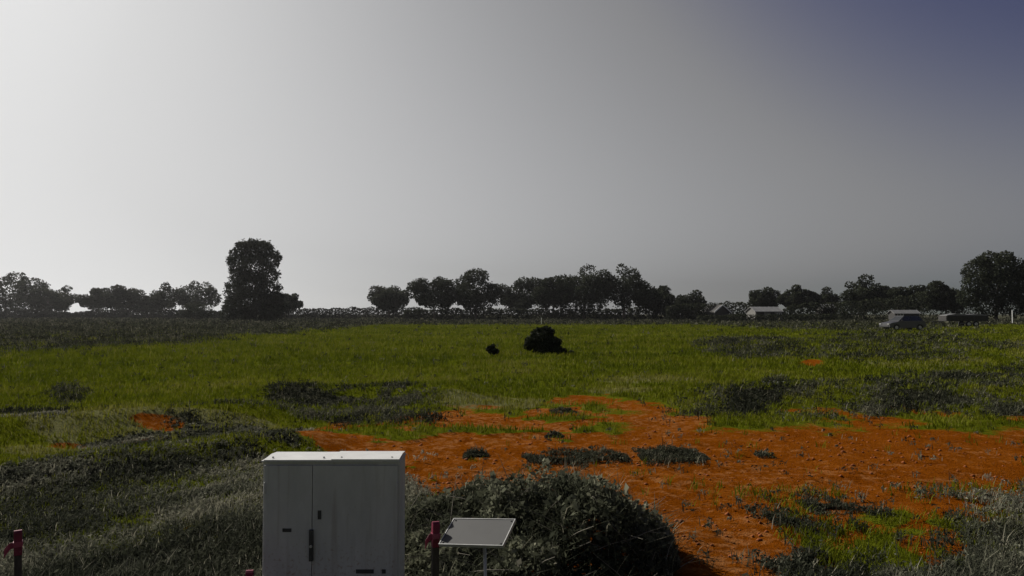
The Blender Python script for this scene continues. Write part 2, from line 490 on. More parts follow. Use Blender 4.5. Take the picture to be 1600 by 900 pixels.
def weed_w(x, y):
    """how thickly the dull grey-green weeds stand"""
    px, py = project(x, y, 0.0)
    n = fbm(x * 0.45, y * 0.45, 31) - 0.5
    n2 = fbm(x * 1.6, y * 1.6, 32) - 0.5
    w = np.zeros_like(px)
    near = y < 12
    # left foreground, below the diagonal from (0,775) to (420,705); further strips above it
    dl = py - np.interp(px, [-300, 0, 150, 300, 420, 640, 700], [800, 772, 742, 722, 716, 756, 790])
    band = sstep(0.40, 0.56, fbm((x * 0.5 + y * 0.87) * 0.30, (x * 0.87 - y * 0.5) * 1.5, 36) + 0.06 * sstep(420, 500, px))
    w = np.maximum(w, near * (px < 760) * sstep(-14, 14, dl + n * 50 + n2 * 30) * (0.72 + 0.28 * band))
    w = np.maximum(w, near * sstep(1.2, 0.8, np.abs(py - np.interp(px, [120, 200, 280], [716, 702, 694])) / 11 + n2) * sstep(105, 150, px + n2 * 60) * sstep(310, 270, px + n2 * 60))
    w = np.maximum(w, near * sstep(1.2, 0.8, np.abs(py - np.interp(px, [280, 430], [690, 697])) / 16 + n2) * sstep(250, 300, px + n2 * 60) * sstep(490, 440, px + n2 * 60))
    w = np.maximum(w, near * sstep(1.2, 0.8, np.hypot((px - 40) / 80, (py - 672) / 18) + n2))
    # bottom right
    m = sstep(0.49, 0.60, 0.6 * fbm(x * 2.4, y * 2.0, 33) + 0.4 * fbm(x * 6.5, y * 5.0, 34) + 0.10 * sstep(1350, 1600, px) - 0.01)
    w = np.maximum(w, m * sstep(1150, 1260, px + n * 120) * sstep(762, 800, py + n * 40) * (y < 8.5))
    w = np.maximum(w, 0.9 * sstep(1.2, .8, np.hypot((px - 1570) / 110, (py - 850) / 48) + n2) * (y < 8.5))
    # belt across the right
    top = np.interp(px, [1060, 1280, 1400, 1600, 1900], [628, 604, 594, 580, 570])
    w = np.maximum(w, sstep(-10, 8, np.minimum(py - top, 656 - py) + n * 40) * sstep(1060, 1230, px + n * 160) * (y < 26) * (y > 8))
    # strip behind the cabinet and its thinner run to the left
    w = np.maximum(w, sstep(1.2, 0.7, np.abs(py - np.interp(px, [400, 700], [632, 624])) / 16 + n * 1.2) * sstep(395, 440, px + n * 90) * sstep(715, 640, px + n * 120) * (y > 8))
    w = np.maximum(w, 0.9 * sstep(1.2, 0.7, np.abs(py - np.interp(px, [-200, 0, 420], [664, 660, 652])) / 12 + n * 1.2) * sstep(440, 380, px + n * 80) * (y > 8))
    w = np.maximum(w, 0.8 * sstep(1.15, 0.8, np.hypot((px - 570) / 130, (py - 655) / 16) + n2) * (y > 7))
    w = np.maximum(w, 0.7 * sstep(1.15, 0.8, np.hypot((px - 105) / 34, (py - 618) / 20) + n2) * (y > 7))
    # patches in the field, right
    w = np.maximum(w, 0.75 * sstep(1.15, 0.8, np.hypot((px - 1180) / 90, (py - 545) / 18) + n) * (y > 20))
    w = np.maximum(w, 0.5 * sstep(1.15, 0.8, np.hypot((px - 1400) / 140, (py - 542) / 26) + n * 1.5) * (y > 20))
    w = np.maximum(w, 0.7 * sstep(1.15, 0.8, np.hypot((px - 1560) / 70, (py - 542) / 6) + n) * (y > 20))
    w = np.maximum(w, 0.7 * sstep(1.15, 0.8, np.hypot((px - 1330) / 190, (py - 508) / 10) + n) * (y > 40))
    w = np.maximum(w, 0.75 * sstep(1.15, 0.7, np.hypot((px - 1210) / 24, (py - 600) / 12) + n2) * (y > 10))
    # rough ground along the left of the field
    w = np.maximum(w, sstep(-2.0, 2.0, (-19.5 - x) + n * 9) * sstep(30, 36, y + n * 8))
    w = np.maximum(w, 0.8 * sstep(100, 118, y + n * 30))
    mot = sstep(0.36, 0.58, fbm(x * 1.1, y * 1.1, 131) * 0.65 + fbm(x * 3.3, y * 3.3, 132) * 0.35)
    lf_ = (y < 12) * (px < 700)
    w = w * np.where(y < 60, np.where(lf_ > 0, 0.55, 0.12) + np.where(lf_ > 0, 0.45, 0.88) * mot, 0.8)
    return np.where(y > 2.6, w, 0.0)


def pale_w(x, y):
    px, py = project(x, y, 0.0)
    n = fbm(x * 0.8, y * 0.8, 41) - 0.5
    w = np.zeros_like(px)
    for cx, cy, rx, ry in ((150, 690, 150, 20), (60, 715, 70, 10), (320, 680, 120, 8), (440, 684, 60, 6), (760, 634, 90, 8), (1010, 596, 70, 6), (990, 615, 70, 5), (1440, 568, 110, 7), (1590, 550, 20, 20)):
        w = np.maximum(w, sstep(1.2, 0.7, np.hypot((px - cx) / rx, (py - cy) / ry) + n * 1.5))
    return np.where(y > 2.6, w, 0.0)


def graded(lo, hi, mid, fine, n):
    """coordinates dense round mid (spacing about `fine`), thinning out to lo and hi"""
    a = math.asinh((hi - mid) / fine / 40); b = math.asinh((mid - lo) / fine / 40)
    t = np.linspace(-b, a, n)
    return mid + np.sinh(t) * fine * 40


gxs = graded(-1500, 1500, 0.0, 0.045, 430)
gys = graded(-300, 1500, 8.0, 0.035, 430)
GX, GY = np.meshgrid(gxs, gys)
gxf, gyf = GX.ravel(), GY.ravel()
ysafe = np.maximum(gyf, 1.0)
front = gyf > 2.0
GZ = gz(gxf, gyf)
nx, ny = len(gxs), len(gys)
idx = np.arange(nx * ny).reshape(ny, nx)
quads = np.stack([idx[:-1, :-1], idx[:-1, 1:], idx[1:, 1:], idx[1:, :-1]], -1).reshape(-1, 4)
soil_v = soil_w(gxf, ysafe) * front
dark_v = weed_w(gxf, ysafe) * front
pale_v = pale_w(gxf, ysafe) * front
crust_v = np.clip(fbm(gxf * 0.7, gyf * 0.9, 45) + 0.35 * sstep(2.5, -0.5, gxf - 0.25 * gyf) - 0.05, 0, 1)
GZ = GZ - 0.035 * soil_v + (fbm(gxf * 3, gyf * 3, 61) - 0.5) * 0.07 * soil_v
me = np_mesh('ground', np.stack([gxf, gyf, GZ], 1), [quads], {'soil': soil_v, 'dark': dark_v, 'pale': pale_v, 'crust': crust_v}, smooth=True)
ground = link('ground', me, M_ground)
tag(ground, kind='structure')

# ------------------------------------------------------------------ plants: blades and leaves as arrays
def rand_unit(rng, n):
    v = rng.normal(size=(n, 3))
    return v / np.linalg.norm(v, axis=1, keepdims=True)


def leaf_quads(rng, P, size, tint, flat=0.0, aspect=0.55):
    """rhombic leaves, slightly folded, at points P"""
    n = len(P)
    a = rand_unit(rng, n)
    if flat: a[:, 2] *= (1 - flat)
    a /= np.linalg.norm(a, axis=1, keepdims=True)
    b = np.cross(a, rand_unit(rng, n)); b /= np.linalg.norm(b, axis=1, keepdims=True) + 1e-9
    c_ = np.cross(a, b)
    s = (size * rng.uniform(0.6, 1.35, n))[:, None]
    V = np.stack([P - a * s * 0.5, P + b * s * 0.5 * aspect + c_ * s * 0.08, P + a * s * 0.5, P - b * s * 0.5 * aspect + c_ * s * 0.08], 1).reshape(-1, 3)
    Q = np.arange(4 * n).reshape(n, 4)
    return V, Q, np.repeat(tint, 4)


def blades(rng, P, h, w, tint, lean=0.5):
    """bent two-piece blades: a quad and a tip"""
    n = len(P)
    az = rng.uniform(0, 2 * math.pi, n)
    d = np.stack([np.cos(az), np.sin(az), np.zeros(n)], 1)
    s = np.stack([-np.sin(az), np.cos(az), np.zeros(n)], 1)
    ln = (lean * rng.uniform(0.2, 1.4, n))[:, None]
    hh = h[:, None]; ww = w[:, None]
    up = np.array([0, 0, 1.0])
    m = P + d * hh * ln * 0.35 + up * hh * 0.6
    t = P + d * hh * ln + up * hh
    V = np.stack([P - s * ww * 0.5, P + s * ww * 0.5, m + s * ww * 0.4, m - s * ww * 0.4, t], 1).reshape(-1, 3)
    i = np.arange(n)[:, None] * 5
    return V, i + np.array([[0, 1, 2, 3]]), i + np.array([[3, 2, 4]]), np.repeat(tint, 5)


def scatter(rng, n, y0, y1, half=0.86, power=1.0):
    """points on the plain ahead, thinning out with distance"""
    u = rng.uniform(0, 1, n)
    y = y0 * (y1 / y0) ** u
    x = rng.uniform(-half, half, n) * y
    return x, y


class Pack:
    def __init__(self): self.V, self.Q, self.T, self.t, self.n = [], [], [], [], 0
    def leaves(self, V, Q, t):
        self.V.append(V); self.Q.append(Q + self.n); self.t.append(t); self.n += len(V)
    def blades(self, V, Q, T, t):
        self.V.append(V); self.Q.append(Q + self.n); self.T.append(T + self.n); self.t.append(t); self.n += len(V)
    def mesh(self, name):
        fs = []
        if self.Q: fs.append(np.concatenate(self.Q))
        if self.T: fs.append(np.concatenate(self.T))
        return np_mesh(name, np.concatenate(self.V), fs, np.concatenate(self.t))


# short grass of the field
rng = np.random.default_rng(21)
pk = Pack()
x, y = scatter(rng, 165000, 4.0, 150.0)
keep = (soil_w(x, y) < 0.45 - 0.2 * rng.uniform(0, 1, len(x))) & (weed_w(x, y) < rng.uniform(0.25, 0.9, len(x)))
x, y = x[keep], y[keep]
for k in range(3):
    jx = x + rng.normal(size=len(x)) * 0.03 * np.maximum(1, y / 10); jy = y + rng.normal(size=len(x)) * 0.03 * np.maximum(1, y / 10)
    P = np.stack([jx, jy, gz(jx, jy) - 0.01], 1)
    h = rng.uniform(0.03, 0.10, len(x)) * np.clip((y / 10) ** 0.6, 0.5, 2.2)
    w = 0.007 * np.maximum(0.8, (y / 6.0)) ** 0.9
    pale = pale_w(jx, jy)
    t = np.clip(rng.normal(0.42, 0.17, len(x)) + 0.9 * (fbm(jx * 0.25, jy * 0.4, 71) - 0.5) + 1.0 * (fbm(jx * 1.3, jy * 1.3, 72) - 0.5) + 0.42 * pale, 0, 1)
    t = np.where(rng.uniform(0, 1, len(x)) < 0.04, 1.0, t)
    pk.blades(*blades(rng, P, h, w, t, 0.6))
grass = link('field_grass', pk.mesh('field_grass'), M_grass)
tag(grass, 'short olive green grass covering the open field', 'grass', kind='stuff')

# sparse green tufts in and around the soil, lower right
pk = Pack()
x, y = scatter(rng, 26000, 4.2, 16.0, 0.8)
px, py = project(x, y, 0.0)
dens = 0.55 * sstep(0.50, 0.66, fbm(x * 1.7, y * 1.7, 81)) * ((px > 1150) & (py > 765)) + 0.05 * (soil_w(x, y) > 0.5) * sstep(0.55, 0.7, fbm(x * 1.1, y * 1.1, 82))
keep = rng.uniform(0, 1, len(x)) < dens
x, y = x[keep], y[keep]
for k in range(6):
    jx = x + rng.normal(size=len(x)) * 0.035; jy = y + rng.normal(size=len(x)) * 0.035
    P = np.stack([jx, jy, gz(jx, jy) - 0.03], 1)
    pk.blades(*blades(rng, P, rng.uniform(0.04, 0.11, len(x)), np.full(len(x), 0.008), np.clip(rng.normal(0.45, 0.2, len(x)), 0, 1), 0.8))
o = link('grass_tufts', pk.mesh('grass_tufts'), M_grass)
tag(o, 'loose green grass tufts sprouting from the rusty soil', 'grass', kind='stuff')

# dull weeds: near ones finely leaved, far ones as coarser sprays
def weeds(name, label, rng, n, y0, y1, nl, nb, hgt, seedn, half=0.86, region=None, mat=None):
    x, y = scatter(rng, n, y0, y1, half)
    w = weed_w(x, y)
    if region is not None: w = w * region(x, y)
    keep = rng.uniform(0, 1, n) < w * 0.95 + 0.010
    x, y = x[keep], y[keep]
    m = len(x)
    H = hgt * rng.uniform(0.35, 1.25, m) * (0.4 + 1.2 * fbm(x * 0.6, y * 0.6, seedn)) * np.interp(y, [4, 6, 9, 12, 20, 30, 60], [1.1, 0.95, 0.5, 0.42, 0.6, 0.8, 1.2])
    sc_ = np.maximum(1.0, (y / 7.0) ** 0.85)
    base = np.clip(rng.normal(0.42, 0.15, m) + (fbm(x * 0.8, y * 1.3, seedn + 3) - 0.5) * 1.1 + (fbm((x * 0.5 + y * 0.87) * 0.35, (x * 0.87 - y * 0.5) * 1.9, seedn + 5) - 0.5) * 2.0, 0, 0.95)
    pk = Pack()
    for k in range(nl):
        r = rng.uniform(0, 1, m) ** 0.5 * H * 0.55
        a = rng.uniform(0, 2 * math.pi, m)
        jx, jy = x + r * np.cos(a), y + r * np.sin(a)
        P = np.stack([jx, jy, gz(jx, jy) + H * rng.uniform(0.08, 1.0, m) * (1 - 0.5 * r / (H * 0.55 + 1e-6))], 1)
        t = np.clip(base + rng.normal(0, 0.13, m), 0, 0.93)
        pk.leaves(*leaf_quads(rng, P, 0.034 * sc_, t, 0.3, 0.38))
    for k in range(nb):
        jx, jy = x + rng.normal(size=m) * 0.03 * sc_, y + rng.normal(size=m) * 0.03 * sc_
        P = np.stack([jx, jy, gz(jx, jy) - 0.01], 1)
        t = np.clip(base + rng.normal(0.02, 0.2, m), 0, 0.9)
        t = np.where(rng.uniform(0, 1, m) < 0.06, 1.0, t)
        pk.blades(*blades(rng, P, H * rng.uniform(0.6, 1.25, m), 0.007 * sc_ ** 1.1, t, 0.7))
    o = link(name, pk.mesh(name), mat or M_weed)
    tag(o, label, 'weeds', kind='stuff')
    return o


weeds('near_weeds', 'dull grey green weeds covering the ground in the foreground', np.random.default_rng(31), 62000, 3.3, 10.5, 8, 4, 0.10, 91, mat=M_near)
weeds('field_weeds', 'dull grey weeds standing in belts across the green field', np.random.default_rng(32), 90000, 10.5, 60.0, 5, 3, 0.26, 95)
weeds('far_weeds', 'grey rough growth along the far edge of the field', np.random.default_rng(33), 26000, 60.0, 240.0, 6, 1, 0.45, 99)

# clods and small stones lying on the bare soil
rng = np.random.default_rng(41)
x, y = scatter(rng, 16000, 4.3, 17.0, 0.8)
keep = (soil_w(x, y) > 0.55) & (rng.uniform(0, 1, len(x)) < 0.25 + 0.75 * sstep(0.5, 0.65, fbm(x * 1.3, y * 1.3, 51)))
x, y = x[keep], y[keep]
octv = np.array([[1, 0, 0], [0, 1, 0], [-1, 0, 0], [0, -1, 0], [0, 0, 1], [0, 0, -1]], float)
octf = np.array([[0, 1, 4], [1, 2, 4], [2, 3, 4], [3, 0, 4], [1, 0, 5], [2, 1, 5], [3, 2, 5], [0, 3, 5]])
m = len(x)
s = 0.006 + 0.022 * rng.uniform(0, 1, m) ** 4
ang = rng.uniform(0, 6.28, m)
O = octv[None] * rng.uniform(0.6, 1.3, (m, 6, 1)) * s[:, None, None] * np.array([1.2, 1.0, 0.7])
ca, sa = np.cos(ang)[:, None], np.sin(ang)[:, None]
O = np.stack([O[..., 0] * ca - O[..., 1] * sa, O[..., 0] * sa + O[..., 1] * ca, O[..., 2]], -1)
O = O + np.stack([x, y, gz(x, y) - 0.035 + (fbm(x * 3, y * 3, 61) - 0.5) * 0.07 + 0.2 * s], 1)[:, None]
M_clod = plain_mat('soil_clod', (0.21, 0.060, 0.012), 0.95, var=0.45, scale=2.5)
o = link('soil_clods', np_mesh('soil_clods', O.reshape(-1, 3), [(np.arange(m)[:, None, None] * 6 + octf[None]).reshape(-1, 3)]), M_clod)
tag(o, 'small clods and stones strewn over the bare rusty soil', 'clods', kind='stuff')

# ------------------------------------------------------------------ trees, hedges, shrubs
def lobe_cloud(rng, lobes, n, leaf, squash=0.9, hollow=0.72, jitter=0.12):
    """points on and inside a set of (x, y, z, r) lobes"""
    lb = np.array(lobes, float)
    wgt = lb[:, 3] ** 2; wgt /= wgt.sum()
    k = rng.choice(len(lb), n, p=wgt)
    d = rand_unit(rng, n)
    rr = lb[k, 3] * (hollow + (1 - hollow) * rng.uniform(0, 1, n) ** 0.6 + rng.normal(size=n) * jitter * 0.5)
    # clumped: directions snap part-way towards random tufts
    tufts = rand_unit(rng, 40 * len(lb)).reshape(len(lb), 40, 3)
    td = tufts[k, rng.integers(0, 40, n)]
    mixw = rng.uniform(0.0, 0.75, n)[:, None]
    d = d * (1 - mixw) + td * mixw
    d /= np.linalg.norm(d, axis=1, keepdims=True) + 1e-9
    P = lb[k, :3] + d * rr[:, None] * np.array([1, 1, squash])
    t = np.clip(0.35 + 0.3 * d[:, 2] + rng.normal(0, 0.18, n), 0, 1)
    return P, t


def make_tree(label, px, top, width, d, mat, seed, crown_bottom=484, rag=0.12, base_hidden=0.0, lobes=None, dense=1.0, name='broadleaf_tree', group=None, n=None, tall=False, leaf=None):
    rng = np.random.default_rng(seed)
    base = at(px, 500, d); base.z = float(gz(base.x, base.y))
    ppm = F / d                                   # pixels of the photograph per metre there
    Ht = at(px, top, d).z - base.z
    W = width / ppm
    cb = at(px, crown_bottom, d).z - base.z
    root = empty(name, base, label, 'tree', group)
    auto = lobes is None
    if auto:
        cz = cb + (Ht - cb) * 0.46; sz = (Ht - cb) / 2
        lobes = [(0, 0, cz, 0.66 * min(W / 2, sz * 1.1)), (-W * 0.16, 0, cz, 0.5 * min(W / 2, sz)), (W * 0.16, 0, cz, 0.5 * min(W / 2, sz))]
        for i in range(24):
            v = rand_unit(rng, 1)[0]
            f = rng.uniform(0.55, 0.86)
            if v[2] < -0.2: f *= rng.uniform(0.7, 1.0)
            r = min(W / 2, sz) * rng.uniform(0.20, 0.40)
            lobes.append((v[0] * W / 2 * f, v[1] * W / 2 * f, cz + v[2] * sz * f, r))
    else:
        lobes = [((a - px) / ppm, rng.uniform(-0.35, 0.35) * r / ppm, at(a, b, d).z - base.z, r / ppm) for a, b, r in lobes]
    area = sum(l[3] ** 2 for l in lobes)
    lf = leaf or max(0.50 * (d / 200) ** 0.5, math.sqrt(W * (Ht - cb) / 900.0))
    cnt = n or int(np.clip((150 if px < 350 else 90) * dense * W * (Ht - cb) / (lf * lf) * 0.30, 2000, 10000))
    P, t = lobe_cloud(rng, lobes, cnt, lf, hollow=0.55, jitter=rag)
    # settle to the wanted height and breadth
    zmax = np.percentile(P[:, 2], 99.8)
    P[:, 2] = np.where(P[:, 2] > cb, cb + (P[:, 2] - cb) * (Ht - cb) / (zmax - cb), P[:, 2])
    P[:, 2] = np.maximum(P[:, 2], 0.1)
    if auto:
        x0_, x1_ = np.percentile(P[:, 0], [0.7, 99.3])
        P[:, 0] = (P[:, 0] - (x0_ + x1_) / 2) * W / (x1_ - x0_)
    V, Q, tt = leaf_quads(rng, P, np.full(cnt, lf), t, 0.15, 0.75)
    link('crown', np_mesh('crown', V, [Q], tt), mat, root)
    mb = MB()
    tr = max(0.10, Ht * 0.022)
    th = cb + (Ht - cb) * 0.55
    bend = rng.normal(size=2) * 0.03 * Ht
    mb.tube([(0, 0, -0.3), (bend[0] * 0.2, bend[1] * 0.2, th * 0.3), (bend[0] * 0.6, bend[1] * 0.6, th * 0.65), (bend[0], bend[1], th)], [tr * 1.25, tr, tr * 0.8, tr * 0.35], 8)
    for l in lobes[1:9]:
        z0 = max(0.15 * th, min(th * 0.85, l[2] * 0.62))
        p0 = Vector((bend[0] * z0 / th, bend[1] * z0 / th, z0))
        p2 = Vector(l[:3])
        p1 = p0.lerp(p2, 0.5) + Vector((0, 0, 0.08 * Ht * 0.3))
        mb.tube([p0, p1, p2], [tr * 0.5, tr * 0.32, tr * 0.1], 6)
    mb.build('trunk', M_bark, root, True)
    return root


TG = 'trees along the far edge of the field'
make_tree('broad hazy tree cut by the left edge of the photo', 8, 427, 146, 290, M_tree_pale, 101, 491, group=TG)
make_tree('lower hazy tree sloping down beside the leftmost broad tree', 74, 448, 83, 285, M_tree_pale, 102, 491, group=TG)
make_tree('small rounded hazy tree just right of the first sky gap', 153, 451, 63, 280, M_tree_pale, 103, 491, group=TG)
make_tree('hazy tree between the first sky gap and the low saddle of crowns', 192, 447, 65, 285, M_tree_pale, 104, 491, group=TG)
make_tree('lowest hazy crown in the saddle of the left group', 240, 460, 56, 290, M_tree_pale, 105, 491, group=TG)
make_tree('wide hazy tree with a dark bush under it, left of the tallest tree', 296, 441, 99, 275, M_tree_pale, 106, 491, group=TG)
tall_lobes = [(395, 395, 22), (378, 392, 17), (412, 392, 18), (424, 408, 17), (368, 412, 18), (398, 420, 28), (372, 434, 18), (420, 432, 17), (392, 448, 30), (420, 455, 22), (366, 458, 20), (436, 468, 14), (395, 472, 32), (362, 480, 18), (425, 478, 22), (372, 490, 24), (405, 490, 26), (428, 488, 20), (356, 492, 16), (384, 384, 9), (398, 382, 8), (432, 399, 9), (354, 408, 8), (436, 412, 7), (352, 470, 8), (346, 482, 7), (349, 446, 6), (360, 396, 8), (370, 384, 7), (410, 382, 6), (422, 388, 8), (442, 404, 5), (438, 428, 6), (441, 450, 6), (446, 462, 6), (449, 478, 7), (356, 424, 6), (390, 378, 5)]
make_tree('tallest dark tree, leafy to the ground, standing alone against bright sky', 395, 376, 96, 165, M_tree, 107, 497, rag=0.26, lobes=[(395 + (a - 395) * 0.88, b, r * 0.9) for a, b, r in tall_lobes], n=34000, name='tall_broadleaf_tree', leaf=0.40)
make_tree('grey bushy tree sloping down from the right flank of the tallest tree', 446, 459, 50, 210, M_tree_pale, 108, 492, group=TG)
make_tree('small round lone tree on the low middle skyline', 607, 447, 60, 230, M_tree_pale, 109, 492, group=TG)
make_tree('squat dark tree at the left end of the middle group', 679, 434, 80, 200, M_tree, 110, 492, group=TG)
make_tree('dome crowned dark tree second from left in the middle group', 743, 421, 85, 198, M_tree, 111, 492, group=TG)
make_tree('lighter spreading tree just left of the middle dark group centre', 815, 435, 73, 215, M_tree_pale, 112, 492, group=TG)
make_tree('narrow dark tree between the lighter spreading tree and the twin domes', 864, 431, 59, 205, M_tree, 113, 492, group=TG)
make_tree('left of the two tallest twin domes in the middle group', 912, 415, 78, 200, M_tree, 114, 492, group=TG)
make_tree('right twin dome, broadest dark tree of the middle group', 975, 415, 92, 200, M_tree, 115, 492, group=TG)
make_tree('low dark tree trailing off the right end of the middle group', 1022, 446, 61, 205, M_tree, 116, 492, group=TG)
make_tree('small lone rounded tree between the middle group and the barns', 1078, 454, 47, 215, M_tree, 117, 492, group=TG)
make_tree('small tree rising behind the pale roofed farm building', 1194, 450, 45, 225, M_tree, 118, 492, group=TG)
make_tree('tall narrow rounded tree just right of the pale roofed building', 1237, 446, 40, 215, M_tree, 119, 492, group=TG)
make_tree('tiny tree in the dip beside the tall narrow rounded tree', 1266, 453, 31, 220, M_tree, 120, 492, group=TG)
make_tree('small tree above the little pale shed roof', 1295, 450, 40, 225, M_tree, 121, 492, group=TG)
make_tree('pointed dark tree standing highest between the barns and the big dome', 1350, 431, 68, 200, M_tree, 122, 492, group=TG)
make_tree('slim dark tree right of the pointed dark tree', 1391, 447, 31, 205, M_tree, 123, 492, group=TG)
make_tree('flat topped dark tree behind the parked grey car', 1424, 446, 66, 200, M_tree, 124, 492, group=TG)
make_tree('dark tree leaning against the left flank of the big dome tree', 1478, 440, 78, 185, M_tree, 125, 492, group=TG)
dome_lobes = [(1555, 425, 26), (1535, 430, 24), (1578, 428, 24), (1553, 412, 17), (1525, 446, 22), (1556, 452, 32), (1590, 446, 26), (1518, 466, 18), (1545, 474, 24), (1580, 474, 26), (1604, 466, 22), (1600, 430, 16), (1572, 408, 12), (1536, 414, 12)]
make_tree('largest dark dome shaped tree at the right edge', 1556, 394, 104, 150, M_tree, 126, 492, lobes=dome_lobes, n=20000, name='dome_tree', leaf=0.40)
make_tree('thin dark tree beyond the right edge behind the dome tree', 1640, 440, 83, 185, M_tree, 127, 492, group=TG)


def make_hedge(label, pts, d, mat, seed, name='hedge', leaf=0.34, depth=2.5, n=None):
    """pts: list of (px, top py); a hedge d metres off, from the ground up to those tops"""
    rng = np.random.default_rng(seed)
    xs = [p[0] for p in pts]
    base = at((xs[0] + xs[-1]) / 2, 500, d); base.z = 0
    root = empty(name, base, label, 'hedge')
    X0, X1 = at(xs[0], 500, d).x - base.x, at(xs[-1], 500, d).x - base.x
    Lm = X1 - X0
    cnt = n or int(min(14000, Lm * 150))
    u = rng.uniform(0, 1, cnt)
    tops = np.interp(xs[0] + u * (xs[-1] - xs[0]), xs, [at(p[0], p[1], d).z for p in pts])
    xw = X0 + u * Lm
    tops = tops * (0.85 + 0.30 * fbm(xw * 0.5 + seed, xw * 0 + seed, seed))
    v = rng.uniform(0, 1, cnt)
    z = tops * v ** 1.1
    yy = rng.uniform(-1, 1, cnt) * depth / 2 * np.sqrt(np.clip(1.05 - v ** 2 * 0.9, 0, 1))
    P = np.stack([xw, yy, z], 1)
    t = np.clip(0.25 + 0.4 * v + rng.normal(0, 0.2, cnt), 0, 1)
    V, Q, tt = leaf_quads(rng, P, np.full(cnt, leaf), t, 0.1, 0.75)
    link('foliage', np_mesh('foliage', V, [Q], tt), mat, root)
    mb = MB()
    for i in range(max(4, int(Lm / 3))):
        sx = X0 + (i + rng.uniform(0.2, 0.8)) / max(4, int(Lm / 3)) * Lm
        hh = float(np.interp(sx, np.linspace(X0, X1, len(pts)), [at(p[0], p[1], d).z for p in pts]))
        mb.tube([(sx, 0, -0.1), (sx + rng.normal() * 0.1, 0, hh * 0.5), (sx + rng.normal() * 0.25, rng.normal() * 0.2, hh * 0.85)], [0.06, 0.04, 0.015], 5)
    tag(mb.build('stems', M_bark, root, True), kind='stuff')
    return root


make_hedge('hazy hedge below the trees at far left', [(-60, 482), (60, 484), (115, 489), (150, 484), (240, 483), (350, 486)], 270, M_hedge, 201, n=12000, leaf=0.7)
make_hedge('low even hedge between the tallest tree and the lone round tree', [(420, 484), (520, 482), (600, 479), (660, 480)], 240, M_hedge, 202, leaf=0.55)
make_hedge('dark hedge under the middle group of trees', [(630, 485), (760, 481), (900, 484), (1050, 480), (1110, 476)], 205, M_tree, 203, leaf=0.55)
make_hedge('low dark hedge in front of the farm buildings', [(1040, 476), (1095, 472), (1140, 470), (1168, 474), (1180, 486), (1222, 485), (1240, 474), (1330, 472)], 188, M_tree, 204, leaf=0.5, n=9000, depth=3)
make_hedge('thin low hedge before the pale roofed farm building', [(1090, 493), (1150, 491), (1225, 492), (1310, 490)], 160, M_tree, 206, leaf=0.3, depth=1.5)
make_hedge('tall dark hedge between the small shed and the dome tree', [(1305, 474), (1380, 465), (1440, 459), (1500, 455), (1530, 460)], 182, M_tree, 205, leaf=0.4, depth=3, n=6000)


def make_shrub(label, px, py_base, lobes, d, mat, seed, n, leaf, name='shrub', cat='shrub', group=None, stems=7):
    rng = np.random.default_rng(seed)
    base = at(px, py_base, d); base.z = float(gz(base.x, base.y))
    root = empty(name, base, label, cat, group)
    ppm = F / d
    lb = [((a - px) / ppm, rng.uniform(-0.4, 0.4) * r / ppm, max(0.02, at(a, b, d).z - base.z), r / ppm) for a, b, r in lobes]
    P, t = lobe_cloud(rng, lb, n, leaf, hollow=0.45)
    P[:, 2] = np.abs(P[:, 2])
    V, Q, tt = leaf_quads(rng, P, np.full(n, leaf), t, 0.1, 0.7)
    link('foliage', np_mesh('foliage', V, [Q], tt), mat, root)
    mb = MB()
    r0 = 0.012 * max(1, d / 20)
    for i in range(stems):
        l = lb[i % len(lb)]
        mb.tube([(rng.normal() * 0.06, rng.normal() * 0.06, -0.05), (l[0] * 0.5, l[1] * 0.5, l[2] * 0.6), (l[0], l[1], l[2] + l[3] * 0.5)], [r0 * 1.4, r0, r0 * 0.4], 5)
    tag(mb.build('stems', M_bark, root, True), kind='stuff')
    return root


make_shrub('big black shrub standing alone mid field with a shadow to its right', 846, 553, [(846, 532, 17), (832, 534, 12), (862, 536, 13), (850, 520, 10), (836, 524, 9), (858, 519, 9), (846, 545, 14), (826, 540, 8), (868, 546, 10), (880, 549, 6), (892, 551, 4), (853, 513, 5), (841, 516, 5), (872, 534, 6)], 31.0, M_shrub, 301, 7000, 0.10)
make_shrub('small black shrub left of the big black shrub', 769, 556, [(769, 548, 7), (764, 545, 5), (775, 549, 5), (770, 541, 4)], 30.0, M_shrub, 302, 1500, 0.08)
make_shrub('dark rounded bush under the wide hazy tree at left', 306, 500, [(306, 484, 14), (292, 486, 12), (320, 486, 12), (284, 490, 8), (328, 490, 8), (306, 492, 14)], 195.0, M_tree, 303, 2500, 0.35)

